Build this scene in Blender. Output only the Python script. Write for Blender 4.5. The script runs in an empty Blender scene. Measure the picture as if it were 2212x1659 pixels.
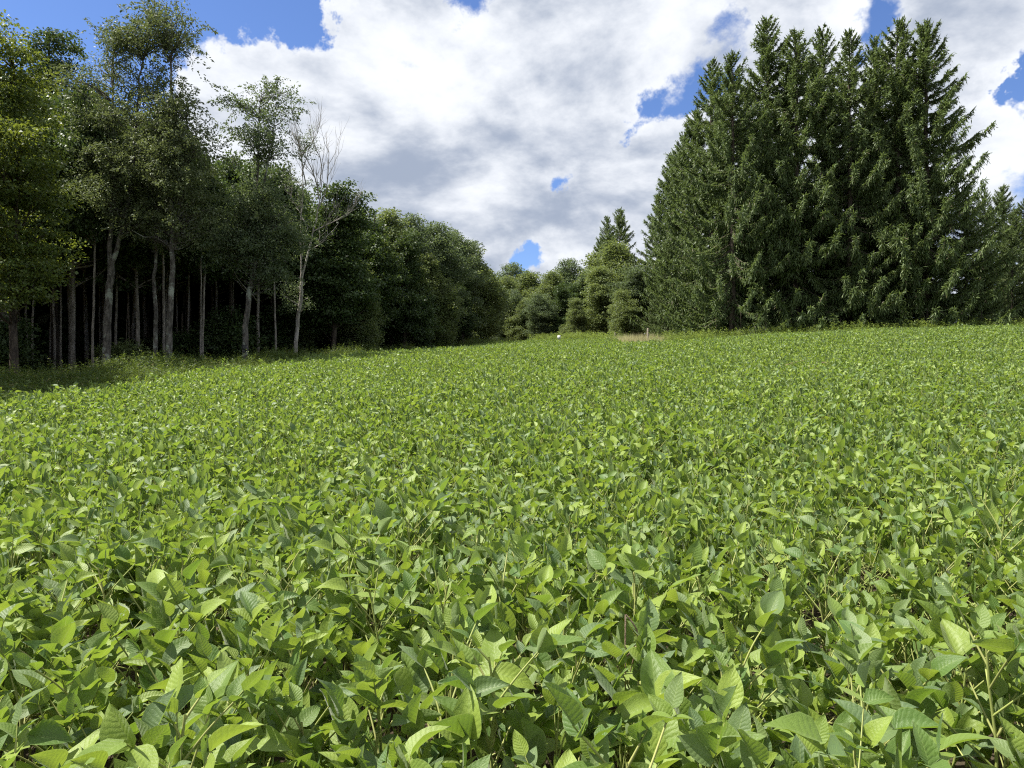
import bpy, math, random
import numpy as np
from mathutils import Vector, Matrix

R = math.radians
sc = bpy.context.scene
C = sc.collection
F = 711.0                      # focal length in pixels of a 1024 px wide picture
EYE = 1.6

# ------------------------------------------------------------------ camera
cam = bpy.data.cameras.new('camera'); cam_o = bpy.data.objects.new('camera', cam); C.objects.link(cam_o)
cam.sensor_fit = 'HORIZONTAL'; cam.sensor_width = 36.0; cam.lens = 36.0 * F / 1024.0
cam.clip_start = 0.05; cam.clip_end = 3000
cam_o.location = (0, 0, EYE); cam_o.rotation_euler = (R(90), 0, 0)
sc.camera = cam_o

# ------------------------------------------------------------------ sun, sky, exposure
SUN_AZ, SUN_EL = R(-87), R(59)           # azimuth from +Y, negative = left
sun_dir = Vector((math.sin(SUN_AZ) * math.cos(SUN_EL), math.cos(SUN_AZ) * math.cos(SUN_EL), math.sin(SUN_EL)))
sun = bpy.data.lights.new('sun', 'SUN'); sun.energy = 5.0; sun.angle = R(0.53); sun.color = (1.0, 0.95, 0.86)
sun_o = bpy.data.objects.new('sun', sun); C.objects.link(sun_o)
sun_o.rotation_euler = (-sun_dir).to_track_quat('-Z', 'Y').to_euler(); sun_o.location = (0, 0, 60)

sc.view_settings.view_transform = 'Standard'; sc.view_settings.look = 'None'
sc.view_settings.exposure = 1.05; sc.view_settings.gamma = 1.0; sc.view_settings.use_curve_mapping = False
cy = sc.cycles
cy.max_bounces = 5; cy.diffuse_bounces = 2; cy.glossy_bounces = 1; cy.transmission_bounces = 3
cy.transparent_max_bounces = 4; cy.caustics_reflective = False; cy.caustics_refractive = False
cy.use_adaptive_sampling = True; cy.adaptive_threshold = 0.01
cy.use_denoising = False; cy.filter_width = 1.15


class NT:
    """small helper for node trees"""
    def __init__(s, tree): s.t = tree; s.n = tree.nodes; s.l = tree.links
    def new(s, typ, **kw):
        n = s.n.new(typ)
        for k, v in kw.items(): setattr(n, k, v)
        return n
    def set(s, sock, v):
        if isinstance(v, bpy.types.NodeSocket): s.l.new(v, sock)
        elif v is not None: sock.default_value = v
    def math(s, op, a, b=None, c=None, clamp=False):
        n = s.new('ShaderNodeMath', operation=op, use_clamp=clamp)
        s.set(n.inputs[0], a); s.set(n.inputs[1], b); s.set(n.inputs[2], c)
        return n.outputs[0]
    def vmath(s, op, a, b=None, out=0):
        n = s.new('ShaderNodeVectorMath', operation=op); s.set(n.inputs[0], a); s.set(n.inputs[1], b)
        return n.outputs[out]
    def mix(s, f, a, b, blend='MIX'):
        n = s.new('ShaderNodeMix', data_type='RGBA', blend_type=blend)
        s.set(n.inputs[0], f); s.set(n.inputs[6], a); s.set(n.inputs[7], b)
        return n.outputs[2]
    def smooth(s, v, lo, hi, a=0.0, b=1.0):
        n = s.new('ShaderNodeMapRange', interpolation_type='SMOOTHSTEP')
        s.set(n.inputs[0], v); s.set(n.inputs[1], lo); s.set(n.inputs[2], hi); s.set(n.inputs[3], a); s.set(n.inputs[4], b)
        return n.outputs[0]
    def noise(s, vec, scale, detail=4, rough=0.5, dist=0.0, out=0):
        n = s.new('ShaderNodeTexNoise'); s.set(n.inputs['Vector'], vec)
        n.inputs['Scale'].default_value = scale; n.inputs['Detail'].default_value = detail
        n.inputs['Roughness'].default_value = rough; n.inputs['Distortion'].default_value = dist
        return n.outputs[out]


def dirpx(vx, vy):
    """direction to the sky at a place of the photograph"""
    x, y = vx * 1024 / 2212, vy * 1024 / 2212
    return Vector(((x - 512) / F, 1.0, (384 - y) / F)).normalized()


CLOUD_SEED = (2.3, 5.1, 0.4)


def make_world():
    w = bpy.data.worlds.new('World'); sc.world = w; w.use_nodes = True
    w.cycles.sampling_method = 'NONE'
    t = NT(w.node_tree); t.n.clear()
    sky = t.new('ShaderNodeTexSky', sky_type='NISHITA', sun_disc=False)
    sky.sun_elevation = SUN_EL; sky.sun_rotation = SUN_AZ % (2 * math.pi)
    sky.altitude = 400; sky.air_density = 1.0; sky.dust_density = 0.3; sky.ozone_density = 2.5
    skyc = t.vmath('MULTIPLY', sky.outputs[0], (0.056, 0.064, 0.084))
    co = t.new('ShaderNodeTexCoord').outputs['Generated']
    sep = t.new('ShaderNodeSeparateXYZ'); t.l.new(co, sep.inputs[0])
    # clouds: noise over the dome, drawn out along a rising diagonal, flatter towards the horizon
    mp = t.new('ShaderNodeMapping'); t.l.new(co, mp.inputs[0])
    mp.inputs['Rotation'].default_value = (0, R(28), 0); mp.inputs['Scale'].default_value = (0.8, 1.0, 1.55); mp.inputs['Location'].default_value = CLOUD_SEED
    p = mp.outputs[0]
    n1 = t.noise(p, 3.4, 9, 0.58, 0.12)
    n1b = t.noise(t.vmath('ADD', p, (-0.035, 0.0, 0.075)), 3.4, 7, 0.58, 0.12)
    dens = n1
    # where the clouds part (negative) and where they close (positive); edges torn by noise
    wn = t.new('ShaderNodeTexNoise'); t.l.new(co, wn.inputs['Vector']); wn.inputs['Scale'].default_value = 7.0; wn.inputs['Detail'].default_value = 6; wn.inputs['Roughness'].default_value = 0.62
    cw = t.vmath('ADD', co, t.vmath('MULTIPLY', t.vmath('SUBTRACT', wn.outputs['Color'], (0.5, 0.5, 0.5)), (0.24, 0.24, 0.20)))
    blobs = [(150, -60, .26, -.26), (330, 60, .09, -.20), (570, -30, .09, -.30), (470, 20, .05, -.15), (540, 120, .09, .2), (850, 95, .05, -.32), (1010, -8, .075, -.44), (660, -5, .055, -.34),
             (620, 230, .22, .16), (1250, 200, .26, .18), (930, 380, .26, .18), (1560, 480, .2, .14), (1960, 240, .14, .13), (1080, 470, .12, .10),
             (1475, 185, .062, -.32), (1385, 250, .05, -.36), (1600, 72, .045, -.26), (1850, 45, .06, -.26), (1700, 60, .07, .16), (1560, 120, .04, .12), (1195, 385, .05, -.62), (1185, 470, .06, .3), (1165, 558, .05, -.5),
             (2208, 160, .036, -.38), (2185, 245, .036, -.36), (2200, 410, .085, -.26), (2200, 520, .12, .1), (2010, -20, .07, -.12), (2060, 330, .10, .2), (2150, 60, .13, .2), (1730, 140, .08, .16), (1300, 330, .07, .12), (1290, 470, .1, .12)]
    bias = None
    for vx, vy, r, a in blobs:
        d = t.vmath('DISTANCE', cw, dirpx(vx, vy), out=1)
        v = t.smooth(d, r * 1.45, 0.0, 0.0, a)
        bias = v if bias is None else t.math('ADD', bias, v)
    dens = t.math('ADD', dens, bias)
    cover = t.smooth(dens, 0.385, 0.50)
    # sides turned to the sun are white, far sides and thick undersides grey
    n3 = t.noise(t.vmath('ADD', p, (3.1, 1.7, 0.9)), 2.2, 4, 0.55)
    relief = t.math('MULTIPLY', t.math('SUBTRACT', n1b, n1), 2.4)
    thick = t.smooth(t.math('ADD', t.math('ADD', t.math('MULTIPLY', t.math('MINIMUM', dens, 0.75), 0.45), relief), t.math('ADD', t.math('MULTIPLY', n3, 0.75), t.math('MULTIPLY', sep.outputs[2], -0.35))), 0.26, 0.95)
    ccol = t.mix(thick, (0.49, 0.505, 0.53, 1), (0.19, 0.222, 0.285, 1))
    col = t.mix(cover, skyc, ccol)
    bg = t.new('ShaderNodeBackground'); t.l.new(col, bg.inputs[0]); bg.inputs[1].default_value = 1.0
    out = t.new('ShaderNodeOutputWorld'); t.l.new(bg.outputs[0], out.inputs[0])


make_world()

# ------------------------------------------------------------------ materials
MATS = {}


def new_mat(name):
    m = bpy.data.materials.new(name); m.use_nodes = True
    t = NT(m.node_tree); t.n.clear()
    o = t.new('ShaderNodeOutputMaterial')
    MATS[name] = m
    return m, t, o


def rgba(c): return (c[0], c[1], c[2], 1.0)


def leaf_mat(name, a, b, under, glow, trans=0.4, rough=0.55, spec=0.3, third=None):
    """foliage: two tones mixed leaf by leaf, paler underside, light shining through"""
    m, t, o = new_mat(name)
    g = t.new('ShaderNodeNewGeometry'); oi = t.new('ShaderNodeObjectInfo')
    r = t.math('FRACT', t.math('ADD', oi.outputs['Random'], g.outputs['Random Per Island']))
    col = t.mix(r, rgba(a), rgba(b))
    if third:
        col = t.mix(t.math('GREATER_THAN', t.math('FRACT', t.math('MULTIPLY', r, 17.3)), 0.93), col, rgba(third))
    tint = t.math('MULTIPLY_ADD', t.math('FRACT', t.math('MULTIPLY', oi.outputs['Random'], 7.7)), 0.3, 0.85)
    front = t.vmath('MULTIPLY', col, None); t.l.new(tint, front.node.inputs[1])
    col2 = t.mix(g.outputs['Backfacing'], front, rgba(under))
    p = t.new('ShaderNodeBsdfPrincipled'); t.l.new(col2, p.inputs['Base Color'])
    p.inputs['Roughness'].default_value = rough; p.inputs['Specular IOR Level'].default_value = spec
    tr = t.new('ShaderNodeBsdfTranslucent')
    tr.inputs[0].default_value = rgba(glow)
    mx = t.new('ShaderNodeMixShader'); mx.inputs[0].default_value = trans
    t.l.new(p.outputs[0], mx.inputs[1]); t.l.new(tr.outputs[0], mx.inputs[2]); t.l.new(mx.outputs[0], o.inputs[0])
    return m


def soy_mat():
    m, t, o = new_mat('soybean_leaf')
    g = t.new('ShaderNodeNewGeometry'); oi = t.new('ShaderNodeObjectInfo')
    uv = t.new('ShaderNodeUVMap'); uv.uv_map = 'UVMap'
    s = t.new('ShaderNodeSeparateXYZ'); t.l.new(uv.outputs[0], s.inputs[0])
    a = t.math('MULTIPLY', t.math('ABSOLUTE', t.math('SUBTRACT', s.outputs[0], 0.5)), 2.0)
    ph = t.math('FRACT', t.math('SUBTRACT', t.math('MULTIPLY', s.outputs[1], 9.0), t.math('ADD', t.math('MULTIPLY', a, 2.2), t.math('MULTIPLY', t.noise(uv.outputs[0], 5.0, 2, 0.5), 0.9))))
    dv = t.math('ABSOLUTE', t.math('SUBTRACT', ph, 0.5))
    vein = t.smooth(dv, 0.09, 0.0)
    mid = t.smooth(a, 0.09, 0.0)
    rim = t.smooth(a, 0.90, 1.0)
    lines = t.math('MAXIMUM', t.math('MAXIMUM', t.math('MULTIPLY', vein, 0.35), mid), t.math('MULTIPLY', rim, 0.9))
    r = t.math('FRACT', t.math('ADD', oi.outputs['Random'], g.outputs['Random Per Island']))
    r2 = t.math('FRACT', t.math('MULTIPLY', r, 13.7))
    col = t.mix(r, (0.062, 0.128, 0.028, 1), (0.245, 0.325, 0.048, 1))
    col = t.mix(t.math('MULTIPLY', t.math('GREATER_THAN', r2, 0.86), 0.8), col, (0.22, 0.29, 0.055, 1))
    col = t.mix(t.math('MULTIPLY', t.math('LESS_THAN', r2, 0.24), 0.7), col, (0.105, 0.155, 0.082, 1))
    nz = t.noise(uv.outputs[0], 9.0, 3, 0.6)
    col = t.mix(t.math('MULTIPLY', t.smooth(nz, 0.35, 0.75), 0.30), col, (0.13, 0.20, 0.045, 1))
    col = t.mix(t.math('MULTIPLY', lines, 0.38), col, (0.24, 0.32, 0.10, 1))
    und = t.mix(r, (0.165, 0.225, 0.090, 1), (0.20, 0.275, 0.095, 1))
    und = t.mix(t.math('MULTIPLY', lines, 0.6), und, (0.33, 0.38, 0.18, 1))
    col = t.mix(g.outputs['Backfacing'], col, und)
    cr = t.noise(uv.outputs[0], 34.0, 2, 0.6)
    h = t.math('ADD', t.math('MULTIPLY', t.smooth(dv, 0.0, 0.4), 0.25), t.math('ADD', t.math('MULTIPLY', nz, 0.7), t.math('MULTIPLY', cr, 0.45)))
    bp = t.new('ShaderNodeBump'); bp.inputs['Strength'].default_value = 0.45; bp.inputs['Distance'].default_value = 0.004
    t.l.new(h, bp.inputs['Height'])
    p = t.new('ShaderNodeBsdfPrincipled'); t.l.new(col, p.inputs['Base Color']); t.l.new(bp.outputs[0], p.inputs['Normal'])
    p.inputs['Roughness'].default_value = 0.48; p.inputs['Specular IOR Level'].default_value = 0.4
    p.inputs['Sheen Weight'].default_value = 0.12; p.inputs['Sheen Roughness'].default_value = 0.4
    tr = t.new('ShaderNodeBsdfTranslucent')
    tcol = t.mix(t.math('MULTIPLY', lines, 0.5), t.mix(r, (0.23, 0.38, 0.028, 1), (0.38, 0.50, 0.045, 1)), (0.42, 0.50, 0.12, 1))
    t.l.new(tcol, tr.inputs[0]); t.l.new(bp.outputs[0], tr.inputs[1])
    mx = t.new('ShaderNodeMixShader'); mx.inputs[0].default_value = 0.31
    t.l.new(p.outputs[0], mx.inputs[1]); t.l.new(tr.outputs[0], mx.inputs[2]); t.l.new(mx.outputs[0], o.inputs[0])
    return m


def bark_mat(name, a, b, scale, lichen=None):
    m, t, o = new_mat(name)
    tc = t.new('ShaderNodeTexCoord').outputs['Object']
    mp = t.new('ShaderNodeMapping'); t.l.new(tc, mp.inputs[0]); mp.inputs['Scale'].default_value = (1, 1, 0.35)
    n = t.noise(mp.outputs[0], scale, 6, 0.65)
    col = t.mix(t.smooth(n, 0.35, 0.68), rgba(a), rgba(b))
    if lichen:
        n2 = t.noise(tc, 2.3, 5, 0.6)
        col = t.mix(t.smooth(n2, 0.52, 0.62), col, rgba(lichen))
    bp = t.new('ShaderNodeBump'); bp.inputs['Strength'].default_value = 0.8; bp.inputs['Distance'].default_value = 0.03
    t.l.new(n, bp.inputs['Height'])
    p = t.new('ShaderNodeBsdfPrincipled'); t.l.new(col, p.inputs['Base Color']); t.l.new(bp.outputs[0], p.inputs['Normal'])
    p.inputs['Roughness'].default_value = 0.9; p.inputs['Specular IOR Level'].default_value = 0.15
    t.l.new(p.outputs[0], o.inputs[0])
    return m


def ground_mat():
    m, t, o = new_mat('soil')
    tc = t.new('ShaderNodeTexCoord').outputs['Object']
    n = t.noise(tc, 6.0, 8, 0.65); n2 = t.noise(tc, 0.35, 4, 0.5); n3 = t.noise(tc, 45.0, 4, 0.6)
    col = t.mix(t.smooth(n, 0.3, 0.7), (0.034, 0.026, 0.018, 1), (0.085, 0.066, 0.044, 1))
    col = t.mix(t.math('MULTIPLY', t.smooth(n3, 0.55, 0.68), 0.5), col, (0.12, 0.10, 0.062, 1))
    col = t.mix(t.math('MULTIPLY', t.smooth(n2, 0.45, 0.65), 0.5), col, (0.055, 0.06, 0.026, 1))
    bp = t.new('ShaderNodeBump'); bp.inputs['Strength'].default_value = 0.9; bp.inputs['Distance'].default_value = 0.05
    t.l.new(n, bp.inputs['Height'])
    p = t.new('ShaderNodeBsdfPrincipled'); t.l.new(col, p.inputs['Base Color']); t.l.new(bp.outputs[0], p.inputs['Normal'])
    p.inputs['Roughness'].default_value = 0.95; p.inputs['Specular IOR Level'].default_value = 0.1
    t.l.new(p.outputs[0], o.inputs[0])
    return m


SOY = soy_mat()
SOIL = ground_mat()
STEM = leaf_mat('soybean_stem', (0.25, 0.30, 0.08), (0.36, 0.37, 0.13), (0.30, 0.33, 0.10), (0.3, 0.35, 0.08), 0.1, 0.6)
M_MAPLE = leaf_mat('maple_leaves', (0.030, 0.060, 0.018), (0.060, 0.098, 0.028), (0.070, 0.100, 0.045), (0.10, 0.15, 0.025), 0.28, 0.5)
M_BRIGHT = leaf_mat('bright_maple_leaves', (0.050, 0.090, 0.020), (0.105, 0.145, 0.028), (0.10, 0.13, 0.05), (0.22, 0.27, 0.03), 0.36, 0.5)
M_OLIVE = leaf_mat('cherry_leaves', (0.078, 0.112, 0.046), (0.145, 0.180, 0.078), (0.135, 0.160, 0.090), (0.17, 0.21, 0.06), 0.30, 0.55, 0.22)
M_SILVER = leaf_mat('silvery_leaves', (0.060, 0.095, 0.046), (0.105, 0.140, 0.068), (0.13, 0.16, 0.10), (0.17, 0.23, 0.07), 0.32, 0.55, 0.25)
M_FAR = leaf_mat('far_leaves', (0.085, 0.125, 0.044), (0.145, 0.185, 0.068), (0.13, 0.16, 0.075), (0.24, 0.30, 0.07), 0.36, 0.5)
M_SPRUCE = leaf_mat('spruce_needles', (0.080, 0.124, 0.044), (0.145, 0.196, 0.064), (0.095, 0.135, 0.050), (0.18, 0.25, 0.06), 0.30, 0.55, 0.35, third=(0.115, 0.10, 0.055))
M_WEED = leaf_mat('weed_leaves', (0.038, 0.072, 0.018), (0.080, 0.125, 0.028), (0.08, 0.11, 0.04), (0.16, 0.22, 0.03), 0.34, 0.55, third=(0.20, 0.17, 0.07))
M_GRASS = leaf_mat('grass_blades', (0.10, 0.16, 0.03), (0.17, 0.22, 0.05), (0.12, 0.18, 0.05), (0.28, 0.36, 0.06), 0.38, 0.55)
M_DRY = leaf_mat('dry_grass_blades', (0.40, 0.38, 0.18), (0.54, 0.51, 0.27), (0.44, 0.41, 0.22), (0.46, 0.45, 0.22), 0.25, 0.7)
BARK = bark_mat('grey_bark', (0.050, 0.045, 0.038), (0.165, 0.150, 0.130), 9.0, lichen=(0.27, 0.29, 0.24))
BARK_DARK = bark_mat('dark_bark', (0.035, 0.028, 0.022), (0.105, 0.085, 0.066), 8.0)
BARK_SLIM = bark_mat('slim_bark', (0.14, 0.125, 0.105), (0.33, 0.30, 0.26), 7.0)
BARK_DEAD = bark_mat('dead_wood', (0.17, 0.155, 0.135), (0.40, 0.37, 0.33), 9.0)
WOOD = bark_mat('weathered_wood', (0.24, 0.20, 0.15), (0.46, 0.41, 0.33), 14.0)
STALK = bark_mat('dry_stalk', (0.20, 0.14, 0.095), (0.36, 0.27, 0.19), 40.0)
GREYBOX = bark_mat('grey_boards', (0.05, 0.05, 0.05), (0.12, 0.118, 0.115), 12.0)
WHITE = bark_mat('white_paint', (0.70, 0.70, 0.68), (0.82, 0.82, 0.80), 20.0)


# ------------------------------------------------------------------ mesh helpers
class Acc:
    """collects quads; makes one mesh"""
    def __init__(s): s.v = []; s.f = []; s.n = 0; s.uv = []
    def add(s, v, f, uv=None):
        v = np.asarray(v, float).reshape(-1, 3)
        s.v.append(v); s.f.append(np.asarray(f, int).reshape(-1, 4) + s.n); s.n += len(v)
        if uv is not None: s.uv.append(np.asarray(uv, float))
    def mesh(s, name, mat, smooth=True):
        me = bpy.data.meshes.new(name)
        v = np.concatenate(s.v) if s.v else np.zeros((0, 3)); f = np.concatenate(s.f) if s.f else np.zeros((0, 4), int)
        me.vertices.add(len(v)); me.vertices.foreach_set('co', v.ravel())
        me.loops.add(f.size); me.loops.foreach_set('vertex_index', f.ravel().astype(np.int32))
        me.polygons.add(len(f)); me.polygons.foreach_set('loop_start', np.arange(0, f.size, 4, dtype=np.int32))
        if smooth: me.polygons.foreach_set('use_smooth', np.ones(len(f), bool))
        if s.uv:
            u = me.uv_layers.new(name='UVMap'); uv = np.concatenate(s.uv)
            u.data.foreach_set('uv', uv[f.ravel()].ravel())
        me.update(calc_edges=True); me.materials.append(mat)
        return me


def tube(acc, pts, rad, sides=6):
    pts = np.asarray(pts, float); n = len(pts)
    rad = np.broadcast_to(np.asarray(rad, float), (n,))
    tan = np.gradient(pts, axis=0); tan /= np.linalg.norm(tan, axis=1)[:, None] + 1e-9
    ref = np.where(np.abs(tan[:, 2:3]) > 0.9, np.array([[1.0, 0, 0]]), np.array([[0, 0, 1.0]]))
    ref[:] = ref[n // 2]
    a = np.cross(tan, ref); a /= np.linalg.norm(a, axis=1)[:, None] + 1e-9
    b = np.cross(tan, a)
    th = np.arange(sides) / sides * 2 * np.pi
    v = pts[:, None] + rad[:, None, None] * (a[:, None] * np.cos(th)[None, :, None] + b[:, None] * np.sin(th)[None, :, None])
    i = np.arange(n - 1)[:, None] * sides; j = np.arange(sides)[None]
    j2 = (j + 1) % sides
    f = np.stack([i + j, i + j2, i + sides + j2, i + sides + j], -1).reshape(-1, 4)
    uv = None
    acc.add(v.reshape(-1, 3), f, np.zeros((n * sides, 2)) + 0.5 if acc.uv else uv)


def unit(v): return v / (np.linalg.norm(v, axis=-1, keepdims=True) + 1e-9)


def leaves(acc, base, d, nrm, L, W, fold=0.25):
    """one folded four-point leaf for every base point"""
    d = unit(d); side = unit(np.cross(d, nrm)); up = np.cross(side, d)
    L = np.asarray(L)[:, None]; W = np.asarray(W)[:, None]
    m = base + d * L * 0.45
    v = np.stack([base, m + side * W * 0.5 + up * W * fold, base + d * L, m - side * W * 0.5 + up * W * fold], 1)
    k = len(base)
    acc.add(v.reshape(-1, 3), np.arange(4 * k).reshape(k, 4))


def obj(name, mesh, parent=None, loc=None, rz=None, scale=None):
    o = bpy.data.objects.new(name, mesh); C.objects.link(o)
    if parent is not None: o.parent = parent
    if loc is not None: o.location = loc
    if rz is not None: o.rotation_euler = (0, 0, rz)
    if scale is not None: o.scale = scale if hasattr(scale, '__len__') else (scale,) * 3
    return o


def tag(o, label=None, cat=None, group=None, kind=None):
    for k, v in (('label', label), ('category', cat), ('group', group), ('kind', kind)):
        if v: o[k] = v
    return o


# ------------------------------------------------------------------ ground
_fy = [-60, 0, 6, 10, 14, 22, 30, 40, 50, 62, 72, 95, 140, 400]
_fz = [-.3, 0, .05, .35, .75, 1.45, 2.25, 2.9, 3.45, 4.5, 4.9, 5.2, 5.2, 5.2]


def ground(x, y):
    x = np.asarray(x, float); y = np.asarray(y, float)
    f = np.interp(y, _fy, _fz)
    k = np.interp(y, [0, 14, 30, 45], [.01, .02, .04, .045])
    xx = np.clip(x, -30, 22) + np.clip(x - 22, 0, 40) * 0.4
    return f + k * xx + 0.35 * np.exp(-((x - 8.8) / 3.5) ** 2 - ((y - 51) / 3.0) ** 2) - 0.42 * np.exp(-((x - 7.8) / 4.5) ** 2 - ((y - 43) / 7.0) ** 2)


def gz(x, y): return float(ground(x, y))


def make_ground():
    xs = np.concatenate([np.linspace(-420, -60, 13), np.linspace(-54, 64, 60), np.linspace(70, 420, 12)])
    ys = np.concatenate([np.linspace(-200, -10, 8), np.linspace(-6, 110, 88), np.linspace(120, 600, 12)])
    X, Y = np.meshgrid(xs, ys); Z = ground(X, Y)
    a = Acc(); nx = len(xs); i = np.arange(len(ys) - 1)[:, None] * nx; j = np.arange(nx - 1)[None]
    f = np.stack([i + j, i + j + 1, i + nx + j + 1, i + nx + j], -1).reshape(-1, 4)
    a.add(np.stack([X, Y, Z], -1).reshape(-1, 3), f)
    o = obj('ground', a.mesh('ground', SOIL)); tag(o, 'sloping brown soil under the crop and the woods', kind='structure')


make_ground()


def at(px, d):
    """ground point below picture column px (of 1024) at depth d"""
    x = (px - 512) / F * d
    return (x, d, gz(x, d))


def height_for(px, py, d):
    """height above ground of something whose top shows at (px, py) at depth d"""
    x, y, z = at(px, d)
    return EYE + (384 - py) * d / F - z


# ------------------------------------------------------------------ scatter (ground cover that nobody could count)
def scatter(name, pts, rot, scl, idx, variants, label, cat):
    me = bpy.data.meshes.new(name); me.vertices.add(len(pts)); me.vertices.foreach_set('co', np.asarray(pts, np.float32).ravel())
    at_ = me.attributes.new('rot', 'FLOAT_VECTOR', 'POINT'); at_.data.foreach_set('vector', np.asarray(rot, np.float32).ravel())
    at_ = me.attributes.new('scl', 'FLOAT', 'POINT'); at_.data.foreach_set('value', np.asarray(scl, np.float32))
    at_ = me.attributes.new('idx', 'INT', 'POINT'); at_.data.foreach_set('value', np.asarray(idx, np.int32))
    o = obj(name, me); tag(o, label, cat, kind='stuff')
    g = bpy.data.node_groups.new(name, 'GeometryNodeTree')
    g.interface.new_socket('Geometry', in_out='INPUT', socket_type='NodeSocketGeometry')
    g.interface.new_socket('Geometry', in_out='OUTPUT', socket_type='NodeSocketGeometry')
    N = g.nodes; Lk = g.links
    gi = N.new('NodeGroupInput'); go = N.new('NodeGroupOutput')
    jn = N.new('GeometryNodeJoinGeometry')
    for m in variants:
        src = bpy.data.objects.new(m.name + '_source', m)
        oi = N.new('GeometryNodeObjectInfo'); oi.inputs['Object'].default_value = src
        ti = N.new('GeometryNodeGeometryToInstance')
        Lk.new(oi.outputs['Geometry'], ti.inputs[0]); Lk.new(ti.outputs[0], jn.inputs[0])
    def attr(nm, ty):
        n = N.new('GeometryNodeInputNamedAttribute'); n.data_type = ty; n.inputs['Name'].default_value = nm
        return n.outputs['Attribute']
    ip = N.new('GeometryNodeInstanceOnPoints')
    Lk.new(gi.outputs[0], ip.inputs['Points']); Lk.new(jn.outputs[0], ip.inputs['Instance'])
    ip.inputs['Pick Instance'].default_value = True
    Lk.new(attr('idx', 'INT'), ip.inputs['Instance Index'])
    er = N.new('FunctionNodeEulerToRotation'); Lk.new(attr('rot', 'FLOAT_VECTOR'), er.inputs[0])
    Lk.new(er.outputs[0], ip.inputs['Rotation']); Lk.new(attr('scl', 'FLOAT'), ip.inputs['Scale'])
    Lk.new(ip.outputs[0], go.inputs[0])
    md = o.modifiers.new('scatter', 'NODES'); md.node_group = g
    return o


# ------------------------------------------------------------------ broadleaf trees
def stem_points(pts, n=4, seed=0, wob=0.018):
    """smooth polyline through pts"""
    pts = np.asarray(pts, float); rg = np.random.default_rng(seed)
    t = np.linspace(0, len(pts) - 1, (len(pts) - 1) * n + 1)
    out = np.stack([np.interp(t, np.arange(len(pts)), pts[:, k]) for k in range(3)], 1)
    for _ in range(2):
        out[1:-1] = (out[:-2] + 2 * out[1:-1] + out[2:]) / 4
    out[1:-1, :2] += rg.normal(0, wob, (len(out) - 2, 2))
    return out


def cluster_centres(rg, blobs, n):
    w = np.array([(b[3] * b[4] * b[5]) ** .8 for b in blobs]); w = w / w.sum()
    out = []; inner = []
    for b, k in zip(blobs, rg.multinomial(n, w)):
        d = unit(rg.normal(size=(k, 3)))
        lump = 1 + 0.16 * np.sin(3.1 * d[:, 0] + b[0]) * np.sin(2.7 * d[:, 1] + b[2]) + 0.12 * np.sin(6 * d[:, 2] + 5 * d[:, 0]) + 0.08 * rg.normal(size=k)
        r = (1 - 0.62 * rg.random(k) ** 1.6) * lump
        out.append(np.array(b[:3]) + d * r[:, None] * np.array(b[3:6]))
    return np.concatenate(out)


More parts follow.
